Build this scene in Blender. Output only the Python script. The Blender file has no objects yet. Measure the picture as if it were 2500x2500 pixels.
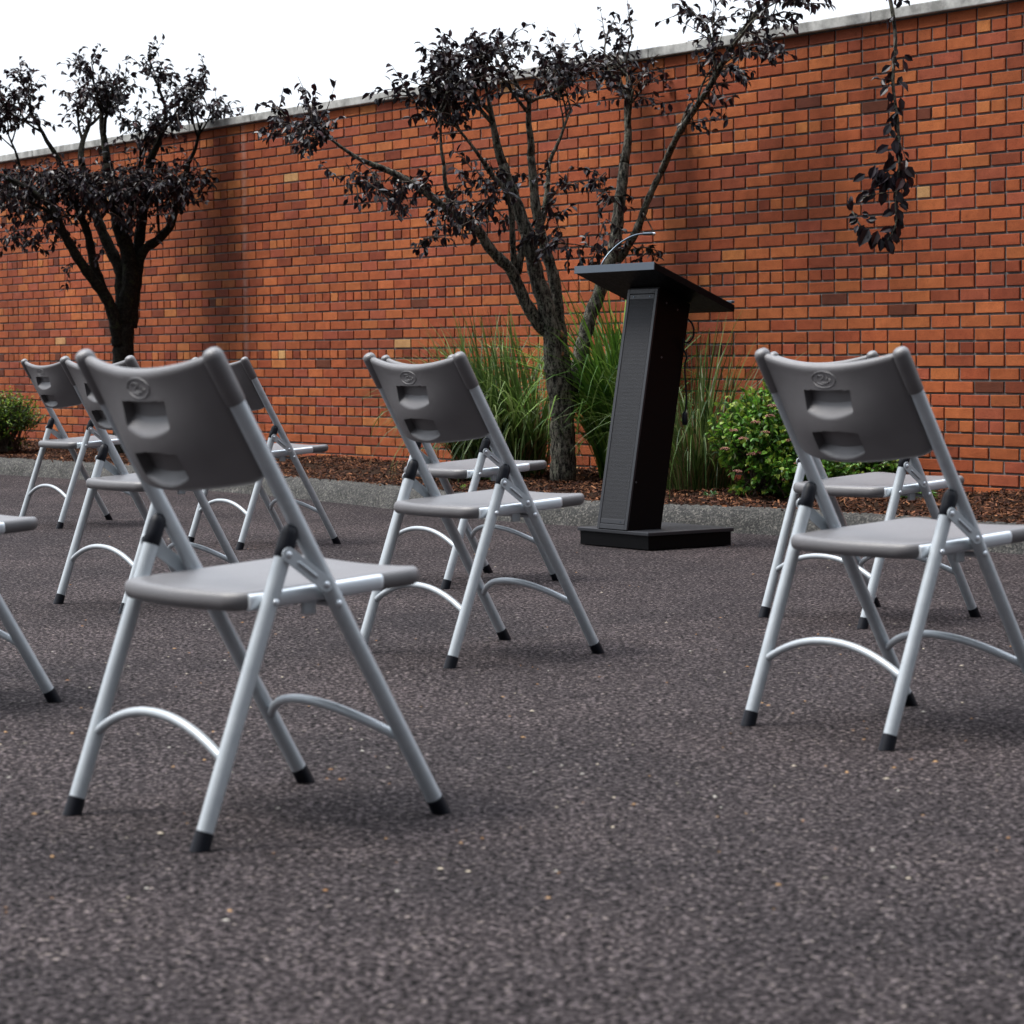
import bpy, math, random
import numpy as np
from mathutils import Vector, Matrix

random.seed(7); rng = np.random.default_rng(7)
scene = bpy.context.scene
col = scene.collection
R = math.radians

# ------------------------------------------------------------------ camera
CH = 0.8459; PITCH = R(-3.5858); ROLL = R(-0.3149); FPX = 5870.7
cp, sp_ = math.cos(PITCH), math.sin(PITCH); cr, sr = math.cos(ROLL), math.sin(ROLL)
fwd = Vector((0, cp, sp_)); up = Vector((0, -sp_, cp)); rt = Vector((1, 0, 0))
rt2 = rt*cr + up*sr; up2 = up*cr - rt*sr
cam_d = bpy.data.cameras.new('camera'); cam = bpy.data.objects.new('camera', cam_d); col.objects.link(cam)
cam.matrix_world = Matrix(((rt2.x, up2.x, -fwd.x, 0), (rt2.y, up2.y, -fwd.y, 0), (rt2.z, up2.z, -fwd.z, CH), (0, 0, 0, 1)))
cam_d.sensor_width = 36; cam_d.lens = FPX/2500*36; cam_d.clip_start = .1; cam_d.clip_end = 3000
cam_d.dof.use_dof = True; cam_d.dof.focus_distance = 10.5; cam_d.dof.aperture_fstop = 9
scene.camera = cam
scene.render.resolution_x = 1024; scene.render.resolution_y = 1024

# ------------------------------------------------------------------ light
SUN_EL, SUN_AZ = R(60), R(268)      # azimuth the light comes from, clockwise from +Y
w = bpy.data.worlds.new('World'); scene.world = w; w.use_nodes = True
nt = w.node_tree; nt.nodes.clear()
out = nt.nodes.new('ShaderNodeOutputWorld'); bg = nt.nodes.new('ShaderNodeBackground')
sky = nt.nodes.new('ShaderNodeTexSky'); sky.sky_type = 'NISHITA'; sky.sun_disc = False
sky.sun_elevation = SUN_EL; sky.sun_rotation = SUN_AZ; sky.air_density = 1; sky.dust_density = 2
mixw = nt.nodes.new('ShaderNodeMix'); mixw.data_type = 'RGBA'; mixw.inputs[0].default_value = .86
nt.links.new(sky.outputs[0], mixw.inputs[6])
mixw.inputs[7].default_value = (10.4, 11.0, 11.9, 1)      # even cloud cover in front of the blue sky
# an overcast sky is about three times brighter overhead than at the horizon
tcw = nt.nodes.new('ShaderNodeTexCoord'); sxw = nt.nodes.new('ShaderNodeSeparateXYZ'); nt.links.new(tcw.outputs['Generated'], sxw.inputs[0])
mrw = nt.nodes.new('ShaderNodeMapRange'); mrw.inputs['From Min'].default_value = 0; mrw.inputs['From Max'].default_value = 1
mrw.inputs['To Min'].default_value = 1.15; mrw.inputs['To Max'].default_value = 5.0; pw = nt.nodes.new('ShaderNodeMath'); pw.operation = 'POWER'; pw.use_clamp = True; nt.links.new(sxw.outputs[2], pw.inputs[0]); pw.inputs[1].default_value = 2.4; nt.links.new(pw.outputs[0], mrw.inputs['Value'])
mulw = nt.nodes.new('ShaderNodeVectorMath'); mulw.operation = 'SCALE'; nt.links.new(mixw.outputs[2], mulw.inputs[0]); nt.links.new(mrw.outputs[0], mulw.inputs['Scale'])
# sky dimming added out of view behind the camera, darkens faces turned that way
dtw = nt.nodes.new('ShaderNodeVectorMath'); dtw.operation = 'DOT_PRODUCT'; nt.links.new(tcw.outputs['Generated'], dtw.inputs[0]); dtw.inputs[1].default_value = (.15, -.97, -.15)
mr2 = nt.nodes.new('ShaderNodeMapRange'); mr2.inputs['From Min'].default_value = -.35; mr2.inputs['From Max'].default_value = .6
mr2.inputs['To Min'].default_value = 1; mr2.inputs['To Max'].default_value = .14; nt.links.new(dtw.outputs['Value'], mr2.inputs['Value'])
mul2 = nt.nodes.new('ShaderNodeVectorMath'); mul2.operation = 'SCALE'; nt.links.new(mulw.outputs[0], mul2.inputs[0]); nt.links.new(mr2.outputs[0], mul2.inputs['Scale'])
nt.links.new(mul2.outputs[0], bg.inputs[0]); bg.inputs[1].default_value = .10
nt.links.new(bg.outputs[0], out.inputs[0])
sd = bpy.data.lights.new('sun', 'SUN'); sun = bpy.data.objects.new('sun', sd); col.objects.link(sun)
sd.energy = 4.2; sd.angle = R(19); sd.color = (1, .96, .90)
sdir = Vector((math.sin(SUN_AZ)*math.cos(SUN_EL), math.cos(SUN_AZ)*math.cos(SUN_EL), math.sin(SUN_EL)))
sun.rotation_euler = sdir.to_track_quat('Z', 'Y').to_euler()
scene.view_settings.view_transform = 'Standard'; scene.view_settings.look = 'None'
scene.view_settings.exposure = 0.04; scene.view_settings.gamma = 1
scene.render.engine = 'CYCLES'

# ------------------------------------------------------------------ helpers
def lin(r, g, b):
    f = lambda c: (c/255/12.92) if c/255 <= .04045 else ((c/255+.055)/1.055)**2.4
    return (f(r), f(g), f(b), 1)

def at(u, v, Y):
    """world point at ground distance Y on the line of sight through photo pixel u, v (photo is 2500 wide)"""
    a, b = u-1250, v-1250
    uu = cr*a+sr*b; vv = -sr*a+cr*b
    X, U = uu/FPX, -vv/FPX
    y = cp-U*sp_; z = sp_+U*cp
    t = Y/y
    return Vector((X*t, Y, CH+z*t))

def mesh_obj(name, verts, faces, mat, parent=None, smooth=False, cols=None, mats=None):
    me = bpy.data.meshes.new(name)
    me.from_pydata([tuple(v) for v in verts], [], faces)
    me.update()
    if smooth: me.polygons.foreach_set('use_smooth', [True]*len(me.polygons))
    if cols is not None:
        ca = me.color_attributes.new('tint', 'FLOAT_COLOR', 'POINT')
        ca.data.foreach_set('color', np.asarray(cols, dtype=np.float32).reshape(-1))
    me.materials.append(mat)
    o = bpy.data.objects.new(name, me); col.objects.link(o)
    if parent: o.parent = parent
    return o

def thing(name, label, cat, loc=(0, 0, 0), rz=0, group=None):
    o = bpy.data.objects.new(name, None); col.objects.link(o)
    o.location = loc; o.rotation_euler = (0, 0, rz); o.empty_display_size = .1
    o['label'] = label; o['category'] = cat
    if group: o['group'] = group
    return o

class MB:
    def __init__(s): s.v = []; s.f = []; s.c = []
    def add(s, vs, fs, c=None):
        b = len(s.v); s.v += [tuple(x) for x in vs]; s.f += [tuple(i+b for i in f) for f in fs]
        if c is not None: s.c += [c]*len(vs)
    def box(s, lo, hi, c=None):
        x0, y0, z0 = lo; x1, y1, z1 = hi
        s.add([(x0,y0,z0),(x1,y0,z0),(x1,y1,z0),(x0,y1,z0),(x0,y0,z1),(x1,y0,z1),(x1,y1,z1),(x0,y1,z1)],
              [(0,3,2,1),(4,5,6,7),(0,1,5,4),(1,2,6,5),(2,3,7,6),(3,0,4,7)], c)
    def tube(s, pts, rad, n=14, c=None, caps=True, flat_end=None, jit=0, sq=1):
        P = [Vector(p) for p in pts]
        if not hasattr(rad, '__len__'): rad = [rad]*len(P)
        vs = []; fs = []; ref = None
        for i, p in enumerate(P):
            t = (P[min(i+1, len(P)-1)]-P[max(i-1, 0)]).normalized()
            if ref is None:
                ref = Vector((0, 1, 0)) if abs(t.y) < .9 else Vector((0, 0, 1))
            a = (ref - t*ref.dot(t)).normalized(); ref = a; b = t.cross(a)
            for k in range(n):
                th = 2*math.pi*k/n
                r = rad[i]*(1+(random.uniform(-jit, jit) if jit else 0))
                q = p+a*(r*math.cos(th)*sq)+b*(r*math.sin(th))
                if flat_end is not None and i == flat_end:
                    q = q+t*((0-q.z)/t.z) if abs(t.z) > .2 else q
                vs.append(q)
        for i in range(len(P)-1):
            for k in range(n):
                k2 = (k+1) % n
                fs.append((i*n+k, i*n+k2, (i+1)*n+k2, (i+1)*n+k))
        if caps:
            fs.append(tuple(range(n-1, -1, -1))); fs.append(tuple(range((len(P)-1)*n, len(P)*n)))
        s.add(vs, fs, c)
    def build(s, name, mat, parent=None, smooth=False):
        return mesh_obj(name, s.v, s.f, mat, parent, smooth, s.c if s.c else None)

def bevel(o, wdt=.002, seg=2, ang=40):
    m = o.modifiers.new('bevel', 'BEVEL'); m.width = wdt; m.segments = seg; m.limit_method = 'ANGLE'; m.angle_limit = R(ang)
    return o

def autosmooth(o, ang=35):
    me = o.data
    me.polygons.foreach_set('use_smooth', [True]*len(me.polygons))
    try: me.set_sharp_from_angle(angle=R(ang))
    except Exception: pass
    return o

# ------------------------------------------------------------------ materials
def mat(name, color, rough=.5, metal=0, spec=.5, attr=None):
    m = bpy.data.materials.new(name); m.use_nodes = True
    b = m.node_tree.nodes['Principled BSDF']
    b.inputs['Base Color'].default_value = color; b.inputs['Roughness'].default_value = rough
    b.inputs['Metallic'].default_value = metal; b.inputs['Specular IOR Level'].default_value = spec
    return m, m.node_tree, b
def N(t, typ, **k):
    n = t.nodes.new(typ)
    for a, v in k.items(): setattr(n, a, v)
    return n
def noise(t, scale, detail=4, rough=.55, coord='Object'):
    tc = N(t, 'ShaderNodeTexCoord'); n = N(t, 'ShaderNodeTexNoise'); n.inputs['Scale'].default_value = scale
    n.inputs['Detail'].default_value = detail; n.inputs['Roughness'].default_value = rough
    t.links.new(tc.outputs[coord], n.inputs['Vector']); return n
def ramp(t, src, stops):
    r = N(t, 'ShaderNodeValToRGB'); e = r.color_ramp.elements
    while len(e) < len(stops): e.new(.5)
    for i, (p, c) in enumerate(stops): e[i].position = p; e[i].color = c if len(c) == 4 else (*c, 1)
    t.links.new(src, r.inputs[0]); return r
def bump(t, b, src, dist, strength=1, prev=None):
    n = N(t, 'ShaderNodeBump'); n.inputs['Distance'].default_value = dist; n.inputs['Strength'].default_value = strength
    t.links.new(src, n.inputs['Height'])
    if prev: t.links.new(prev.outputs[0], n.inputs['Normal'])
    t.links.new(n.outputs[0], b.inputs['Normal']); return n
def mix(t, a, b_, fac, mode='MIX'):
    m = N(t, 'ShaderNodeMix', data_type='RGBA', blend_type=mode)
    for s, x in ((0, fac), (6, a), (7, b_)):
        if hasattr(x, 'links') or hasattr(x, 'is_linked'): t.links.new(x, m.inputs[s])
        else: m.inputs[s].default_value = x
    return m.outputs[2]
def attr(t, name='tint'):
    a = N(t, 'ShaderNodeAttribute'); a.attribute_name = name; return a
g = lambda v: (v, v, v, 1)

# asphalt: stones a few millimetres wide in a dark binder, with broad blotches
M_ASPH, t, b = mat('asphalt', g(.05), .95, spec=.08)
tc = N(t, 'ShaderNodeTexCoord')
v1 = N(t, 'ShaderNodeTexVoronoi'); v1.inputs['Scale'].default_value = 135; t.links.new(tc.outputs['Object'], v1.inputs['Vector'])
n1 = noise(t, 78, 6, .7); n2 = noise(t, 1.1, 4, .6); n3 = noise(t, 260, 2, .5); n4 = noise(t, 14, 4, .6)
stone = ramp(t, v1.outputs['Color'], [(0, (.016, .014, .015)), (.5, (.060, .052, .054)), (.86, (.140, .121, .123)), (.985, (.32, .28, .25))])
c1 = mix(t, stone.outputs[0], ramp(t, n1.outputs[0], [(.42, g(.05)), (.58, g(1.7))]).outputs[0], 1, 'MULTIPLY')
c2 = mix(t, c1, ramp(t, n2.outputs[0], [(.3, (.70, .69, .71)), (.7, (1.28, 1.2, 1.18))]).outputs[0], 1, 'MULTIPLY')
c2 = mix(t, c2, ramp(t, n4.outputs[0], [(.3, g(.8)), (.7, g(1.16))]).outputs[0], 1, 'MULTIPLY')
t.links.new(c2, b.inputs['Base Color'])
hm = N(t, 'ShaderNodeMath', operation='ADD'); t.links.new(n1.outputs[0], hm.inputs[0])
hv = N(t, 'ShaderNodeMath', operation='MULTIPLY'); t.links.new(v1.outputs['Distance'], hv.inputs[0]); hv.inputs[1].default_value = -.6
t.links.new(hv.outputs[0], hm.inputs[1])
bump(t, b, hm.outputs[0], .022, 1)

# rolled concrete-like berm
M_CURB, t, b = mat('berm_concrete', g(.15), .9, spec=.3)
n1 = noise(t, 190, 5, .75); n2 = noise(t, 5, 4, .6)
tc = N(t, 'ShaderNodeTexCoord'); v1 = N(t, 'ShaderNodeTexVoronoi'); v1.inputs['Scale'].default_value = 130; t.links.new(tc.outputs['Object'], v1.inputs['Vector'])
c1 = ramp(t, v1.outputs['Color'], [(0, (.03, .03, .03)), (.55, (.082, .081, .077)), (.95, (.24, .225, .20))])
c2 = mix(t, c1.outputs[0], ramp(t, n1.outputs[0], [(.3, g(.45)), (.68, g(1.4))]).outputs[0], 1, 'MULTIPLY')
c2 = mix(t, c2, ramp(t, n2.outputs[0], [(.35, g(.72)), (.65, g(1.2))]).outputs[0], 1, 'MULTIPLY')
t.links.new(c2, b.inputs['Base Color']); bump(t, b, n1.outputs[0], .02, 1)

# brick and mortar
M_BRICK, t, b = mat('red_brick', g(.3), .85, spec=.2)
a = attr(t); n1 = noise(t, 170, 5, .7); n2 = noise(t, 16, 3, .6)
n5 = noise(t, 420, 2, .5)
c = mix(t, a.outputs['Color'], ramp(t, n1.outputs[0], [(.28, g(.32)), (.42, g(.88)), (.7, g(1.14))]).outputs[0], 1, 'MULTIPLY')
c = mix(t, c, ramp(t, n2.outputs[0], [(.3, (.84, .80, .80)), (.7, (1.1, 1.12, 1.14))]).outputs[0], 1, 'MULTIPLY')
n6 = noise(t, .9, 4, .6)
c = mix(t, c, ramp(t, n6.outputs[0], [(.35, (.74, .72, .72)), (.65, (1.08, 1.07, 1.06))]).outputs[0], 1, 'MULTIPLY')
# a pale run-off streak that belongs to the wall
tc = N(t, 'ShaderNodeTexCoord'); sx = N(t, 'ShaderNodeSeparateXYZ'); t.links.new(tc.outputs['Object'], sx.inputs[0])
m1 = N(t, 'ShaderNodeMath', operation='ADD'); t.links.new(sx.outputs[0], m1.inputs[0]); m1.inputs[1].default_value = 3.31
m2 = N(t, 'ShaderNodeMath', operation='ABSOLUTE'); t.links.new(m1.outputs[0], m2.inputs[0])
st = ramp(t, m2.outputs[0], [(0, g(.42)), (.045, g(.0))])
nz = noise(t, 6, 4, .7); stn = mix(t, st.outputs[0], ramp(t, nz.outputs[0], [(.4, g(.15)), (.6, g(1))]).outputs[0], 1, 'MULTIPLY')
c = mix(t, c, (.38, .33, .30, 1), stn)
t.links.new(c, b.inputs['Base Color']); bump(t, b, n1.outputs[0], .006, .8)
M_MORTAR, t, b = mat('mortar', g(.2), .95, spec=.1)
n1 = noise(t, 140, 5, .7)
t.links.new(ramp(t, n1.outputs[0], [(.3, (.075, .08, .082)), (.7, (.30, .30, .295))]).outputs[0], b.inputs['Base Color']); bump(t, b, n1.outputs[0], .008, 1)
M_COPING, t, b = mat('coping_stone', (.5, .5, .48, 1), .8)
n1 = noise(t, 12, 5, .6); t.links.new(ramp(t, n1.outputs[0], [(.35, (.20, .20, .19)), (.65, (.46, .46, .44))]).outputs[0], b.inputs['Base Color'])

# mulch
M_BED, t, b = mat('mulch_soil', (.05, .03, .02, 1), .95, spec=.1)
n1 = noise(t, 60, 6, .8)
t.links.new(ramp(t, n1.outputs[0], [(.35, (.010, .006, .004)), (.7, (.075, .040, .024))]).outputs[0], b.inputs['Base Color']); bump(t, b, n1.outputs[0], .03, 1)
M_CHIP, t, b = mat('bark_chip', g(.1), .85, spec=.2)
a = attr(t); t.links.new(a.outputs['Color'], b.inputs['Base Color'])

# chair
M_PLAST, t, b = mat('grey_moulded_plastic', (.118, .108, .115, 1), .38, spec=.8)
n1 = noise(t, 900, 3, .6); bump(t, b, n1.outputs[0], .0012, .55)
n2 = noise(t, 9, 3, .6); t.links.new(ramp(t, n2.outputs[0], [(.3, (.086, .082, .085)), (.7, (.104, .099, .103))]).outputs[0], b.inputs['Base Color'])
M_TUBE, t, b = mat('silver_powder_coat', (.36, .41, .45, 1), .36, metal=.25, spec=.5)
n1 = noise(t, 500, 2, .5); bump(t, b, n1.outputs[0], .0006, .5)
n2 = noise(t, 30, 4, .6); t.links.new(ramp(t, n2.outputs[0], [(.3, (.385, .42, .45)), (.7, (.45, .485, .51))]).outputs[0], b.inputs['Base Color'])
M_RAIL, t, b = mat('bright_rail_steel', (.62, .66, .70, 1), .3, metal=.6)
n2 = noise(t, 40, 4, .6); t.links.new(ramp(t, n2.outputs[0], [(.3, (.28, .28, .28)), (.7, (.38, .38, .38))]).outputs[0], b.inputs['Roughness'])
M_CAP, t, b = mat('black_rubber', (.004, .005, .009, 1), .5, spec=.22)
n1 = noise(t, 300, 3, .6); bump(t, b, n1.outputs[0], .0008, .5)

# lectern
M_LECT, t, b = mat('black_laminate', (.0025, .0025, .003, 1), .5, spec=.10)
n1 = noise(t, 60, 5, .7); t.links.new(ramp(t, n1.outputs[0], [(.3, g(.32)), (.75, g(.52))]).outputs[0], b.inputs['Roughness'])
M_LFRAME, t, b = mat('black_trim', (.016, .017, .021, 1), .42, spec=.5)
n1 = noise(t, 60, 5, .7); t.links.new(ramp(t, n1.outputs[0], [(.3, g(.36)), (.75, g(.55))]).outputs[0], b.inputs['Roughness'])
M_EDGE, t, b = mat('brushed_dark_edge', (.085, .105, .13, 1), .4, metal=.5)
n1 = noise(t, 80, 5, .7); t.links.new(ramp(t, n1.outputs[0], [(.3, g(.3)), (.75, g(.5))]).outputs[0], b.inputs['Roughness'])
M_GRILLE, t, b = mat('speaker_cloth_mesh', g(.05), .6, spec=.3)
tc = N(t, 'ShaderNodeTexCoord'); mp = N(t, 'ShaderNodeMapping'); mp.inputs['Scale'].default_value = (1, 1, 1)
t.links.new(tc.outputs['Object'], mp.inputs[0])
v1 = N(t, 'ShaderNodeTexVoronoi'); v1.inputs['Scale'].default_value = 330; v1.inputs['Randomness'].default_value = .6; t.links.new(mp.outputs[0], v1.inputs['Vector'])
t.links.new(ramp(t, v1.outputs['Distance'], [(.15, g(.003)), (.6, (.022, .023, .027))]).outputs[0], b.inputs['Base Color'])
bump(t, b, v1.outputs['Distance'], .002, .6)
M_CHROME, t, b = mat('microphone_metal', (.10, .13, .16, 1), .3, metal=.8)

# plants
def leafmat(name, rough=.5, trans=.25, spec=.4):
    m, t, b = mat(name, g(.1), rough, spec=spec)
    a = attr(t); n1 = noise(t, 120, 3, .6)
    c = mix(t, a.outputs['Color'], ramp(t, n1.outputs[0], [(.3, g(.75)), (.7, g(1.2))]).outputs[0], 1, 'MULTIPLY')
    t.links.new(c, b.inputs['Base Color'])
    tr = N(t, 'ShaderNodeBsdfTranslucent'); t.links.new(c, tr.inputs[0])
    ms = N(t, 'ShaderNodeMixShader'); ms.inputs[0].default_value = trans
    t.links.new(b.outputs[0], ms.inputs[1]); t.links.new(tr.outputs[0], ms.inputs[2])
    t.links.new(ms.outputs[0], t.nodes['Material Output'].inputs[0]); return m
M_PLUM = leafmat('plum_leaf', .42, .12, .45); M_GREEN = leafmat('shrub_leaf', .42, .32); M_BLADE = leafmat('grass_blade', .45, .3)
M_BARK, t, b = mat('lichen_bark', g(.05), .9, spec=.2)
tc = N(t, 'ShaderNodeTexCoord'); mp = N(t, 'ShaderNodeMapping'); mp.inputs['Scale'].default_value = (1, 1, .28); t.links.new(tc.outputs['Object'], mp.inputs[0])
n1 = N(t, 'ShaderNodeTexNoise'); n1.inputs['Scale'].default_value = 60; n1.inputs['Detail'].default_value = 6; n1.inputs['Roughness'].default_value = .75; t.links.new(mp.outputs[0], n1.inputs['Vector'])
n2 = noise(t, 26, 5, .7); n3 = noise(t, 75, 3, .6)
c1 = ramp(t, n1.outputs[0], [(.42, (.005, .0045, .004)), (.5, (.055, .05, .042)), (.60, (.23, .21, .175))])
li = ramp(t, n2.outputs[0], [(.46, g(0)), (.56, g(.9))]); li2 = ramp(t, n3.outputs[0], [(.45, g(0)), (.6, g(1))])
lf = mix(t, li.outputs[0], li2.outputs[0], 1, 'MULTIPLY')
t.links.new(mix(t, c1.outputs[0], (.19, .20, .15, 1), lf), b.inputs['Base Color']); bump(t, b, n1.outputs[0], .025, 1)
M_BARK2, t, b = mat('dark_bark', g(.03), .9, spec=.15)
n1 = noise(t, 50, 6, .75); n2 = noise(t, 18, 4, .7)
c1 = ramp(t, n1.outputs[0], [(.36, (.004, .0035, .003)), (.5, (.016, .014, .011)), (.7, (.045, .040, .030))])
li = ramp(t, n2.outputs[0], [(.55, g(0)), (.66, g(.6))])
t.links.new(mix(t, c1.outputs[0], (.045, .055, .022, 1), li.outputs[0]), b.inputs['Base Color']); bump(t, b, n1.outputs[0], .025, 1)
M_STEM, t, b = mat('woody_stem', (.045, .028, .018, 1), .8)
n1 = noise(t, 90, 4, .6); t.links.new(ramp(t, n1.outputs[0], [(.3, (.025, .016, .012)), (.7, (.08, .052, .035))]).outputs[0], b.inputs['Base Color'])
M_CUT, t, b = mat('cut_wood', (.30, .12, .05, 1), .8)
n1 = noise(t, 120, 4, .6); t.links.new(ramp(t, n1.outputs[0], [(.3, (.12, .045, .02)), (.7, (.36, .17, .08))]).outputs[0], b.inputs['Base Color'])
M_FLOWER, t, b = mat('spent_flower', g(.2), .8)
a = attr(t); t.links.new(a.outputs['Color'], b.inputs['Base Color'])

# ------------------------------------------------------------------ ground
def tag_struct(o): o['kind'] = 'structure'; return o
S = 600
gnd = mesh_obj('ground', [(-S, -S, 0), (S, -S, 0), (S, S, 0), (-S, S, 0)], [(0, 1, 2, 3)], M_ASPH); tag_struct(gnd)

W0 = np.array([0, 15.535]); WA = R(-53.01); WD = np.array([math.cos(WA), math.sin(WA)]); WN = np.array([WD[1], -WD[0]])  # WN faces the camera
if WN[1] > 0: WN = -WN
CB = np.array([(-12, 27.4), (-9, 24.3), (-6, 20.9), (-3.94, 18.48), (-2.98, 17.35), (-2.28, 16.35), (-1.6, 15.35), (-.98, 14.37), (-.34, 13.2), (.106, 12.55), (.64, 12.1), (1.22, 11.65), (1.62, 11.16), (2.2, 10.40), (3.0, 9.45), (4.4, 7.8), (6.5, 5.2)])
def resample(P, n, noise_amp=0):
    P = np.asarray(P, float)
    # Catmull-Rom
    Q = []
    for i in range(len(P)-1):
        p0, p1, p2, p3 = P[max(i-1, 0)], P[i], P[i+1], P[min(i+2, len(P)-1)]
        for k in range(12):
            x = k/12; Q.append(.5*((2*p1)+(-p0+p2)*x+(2*p0-5*p1+4*p2-p3)*x*x+(-p0+3*p1-3*p2+p3)*x**3))
    Q.append(P[-1]); Q = np.array(Q)
    d = np.r_[0, np.cumsum(np.linalg.norm(np.diff(Q, axis=0), axis=1))]
    s = np.linspace(0, d[-1], n)
    return np.stack([np.interp(s, d, Q[:, k]) for k in range(Q.shape[1])], 1)
C = resample(CB, 620)
# gentle waviness of the rolled edge
wob = np.convolve(rng.normal(0, 1, 680), np.ones(24)/24, 'same')[:620]*.022
T = np.gradient(C, axis=0); T /= np.linalg.norm(T, axis=1)[:, None]
NB = np.stack([-T[:, 1], T[:, 0]], 1)
NB[(NB @ WN) > 0] *= -1                     # towards the wall
C = C+NB*wob[:, None]
prof = [(-.012, -.01), (.0, .012), (.018, .052), (.040, .086), (.068, .109), (.10, .119), (.15, .121), (.22, .115), (.24, .02)]
vs = []; fs = []
for i in range(len(C)):
    for j, (dx, z) in enumerate(prof):
        jz = random.uniform(-.003, .003); jx = random.uniform(-.003, .003)
        p = C[i]+NB[i]*(dx+jx); vs.append((p[0], p[1], z+jz))
m = len(prof)
for i in range(len(C)-1):
    for j in range(m-1): fs.append((i*m+j, (i+1)*m+j, (i+1)*m+j+1, i*m+j+1))
curb = mesh_obj('kerb', vs, fs, M_CURB, smooth=True); tag_struct(curb)

# mulch bed: rises from the berm to the wall
NR = 40
def bump2(x, y): return .010*math.sin(x*7.1+2*math.sin(y*3.3))+.009*math.sin(y*9.7+x*4.1)+.006*math.sin(x*23+y*17)
def bed_pt(i, tt):
    p0 = C[i]+NB[i]*.125
    s = (p0-W0) @ WD; p1 = W0+WD*s
    p1 = p1-WN*.03
    p = p0+(p1-p0)*tt
    z = .112+.045*min(1, tt*1.6)+bump2(p[0], p[1])*min(1, tt*6)
    return p[0], p[1], z
vs = []; fs = []
idx = list(range(0, len(C), 3))
for i in idx:
    for k in range(NR+1): vs.append(bed_pt(i, k/NR))
for a_ in range(len(idx)-1):
    for k in range(NR):
        q = a_*(NR+1)+k; fs.append((q, q+NR+1, q+NR+2, q+1))
bed = mesh_obj('mulch_bed_ground', vs, fs, M_BED, smooth=True); tag_struct(bed)

# chips
pal = [lin(92, 58, 40), lin(120, 78, 54), lin(70, 42, 30), lin(45, 28, 22), lin(150, 104, 74), lin(58, 36, 27), lin(100, 66, 48)]
wt = [.2, .14, .22, .2, .07, .12, .05]
vis = [i for i in range(len(C)) if -6.5 < C[i][0] < 5.2]
mb = MB()
for k in range(42000):
    i = vis[int(rng.integers(len(vis)))]; tt = rng.random()**1.0
    x, y, z = bed_pt(i, tt)
    if tt < .06: x += rng.normal(0, .02); y += rng.normal(0, .02)
    x += rng.normal(0, .02); y += rng.normal(0, .02)
    L = rng.uniform(.007, .021); wd = rng.uniform(.0025, .0065); th = rng.uniform(.0015, .004)
    q = Matrix.Rotation(rng.uniform(0, 6.28), 3, 'Z') @ Matrix.Rotation(rng.normal(0, .45), 3, 'Y') @ Matrix.Rotation(rng.normal(0, .7), 3, 'X')
    o = Vector((x, y, z+rng.uniform(.001, .012)))
    pts = [(-L, -wd*.6, 0), (L*.9, -wd, 0), (L, wd*.5, 0), (-L*.8, wd, 0), (-L, -wd*.5, th), (L*.9, -wd, th), (L, wd*.4, th), (-L*.8, wd*.8, th)]
    c = pal[int(rng.choice(7, p=wt))]; f_ = rng.uniform(.6, 1.15)
    mb.add([o+q@Vector(p) for p in pts], [(4,5,6,7),(0,1,5,4),(1,2,6,5),(2,3,7,6),(3,0,4,7)], (c[0]*f_, c[1]*f_, c[2]*f_, 1))
chips = mb.build('mulch', M_CHIP); chips['kind'] = 'stuff'; chips['label'] = 'brown shredded bark mulch covering the planting bed'; chips['category'] = 'mulch'

# ------------------------------------------------------------------ brick wall
CO = .06773; Z0 = .8695; JN = .0115
wall = thing('brick_wall', 'long orange red brick wall with header courses behind the planting bed', 'wall', (W0[0], W0[1], 0), WA)
# local frame: x along the wall, -y faces the camera
bp = [lin(168, 88, 54), lin(177, 98, 59), lin(156, 78, 50), lin(136, 66, 45), lin(190, 114, 68), lin(198, 148, 104), lin(104, 55, 41), lin(160, 82, 60)]
bp = [(c_[0]*.93, c_[1]*.97, c_[2]*.88, 1) for c_ in bp]
bw = [.37, .20, .215, .06, .018, .002, .015, .12]
SL, SR = -15.0, 9.6; TOPJ = 25     # rows above the header row
mb = MB()
def brick(x0, x1, z0, z1, header):
    pr = list(bw)
    if header: pr = [.30, .22, .18, .11, .067, .003, .03, .09]
    c = bp[int(rng.choice(8, p=pr))]; f_ = rng.uniform(.88, 1.08)
    c = (c[0]*f_, c[1]*f_*rng.uniform(.95, 1.05), c[2]*f_, 1)
    d = .0095+rng.normal(0, .0012); e = .0028
    j = lambda: rng.normal(0, .0006)
    X0, X1, Zb, Zt = x0+JN/2+j(), x1-JN/2+j(), z0+JN/2+j(), z1-JN/2+j()
    v = [(X0, .004, Zb), (X1, .004, Zb), (X1, .004, Zt), (X0, .004, Zt)]
    v += [(X0, -d+e*.7, Zb), (X1, -d+e*.7, Zb), (X1, -d+e*.7, Zt), (X0, -d+e*.7, Zt)]
    v += [(X0+e, -d+j(), Zb+e), (X1-e, -d+j(), Zb+e), (X1-e, -d+j(), Zt-e), (X0+e, -d+j(), Zt-e)]
    f = [(8, 9, 10, 11)]
    for k in range(4):
        k2 = (k+1) % 4
        f.append((k, k2, 4+k2, 4+k)); f.append((4+k, 4+k2, 8+k2, 8+k))
    mb.add(v, f, c)
for j in range(-12, TOPJ+1):
    z0 = Z0+j*CO; z1 = z0+CO
    hd = (j % 6 == 0)
    st = .1016 if hd else .2032
    ph = 1.8269 if hd else 1.8269+(.1016 if j % 2 else 0)+.0
    ph = ph % st
    k0 = math.floor((SL-ph)/st)
    x = ph+k0*st
    drift = rng.normal(0, .002)
    while x < SR:
        a0, a1 = max(x+drift, SL), min(x+st+drift, SR)
        if a1-a0 > .03: brick(a0, a1, z0, z1, hd)
        x += st
WT = Z0+(TOPJ+1)*CO
mb.build('brickwork', M_BRICK, wall)
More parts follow.
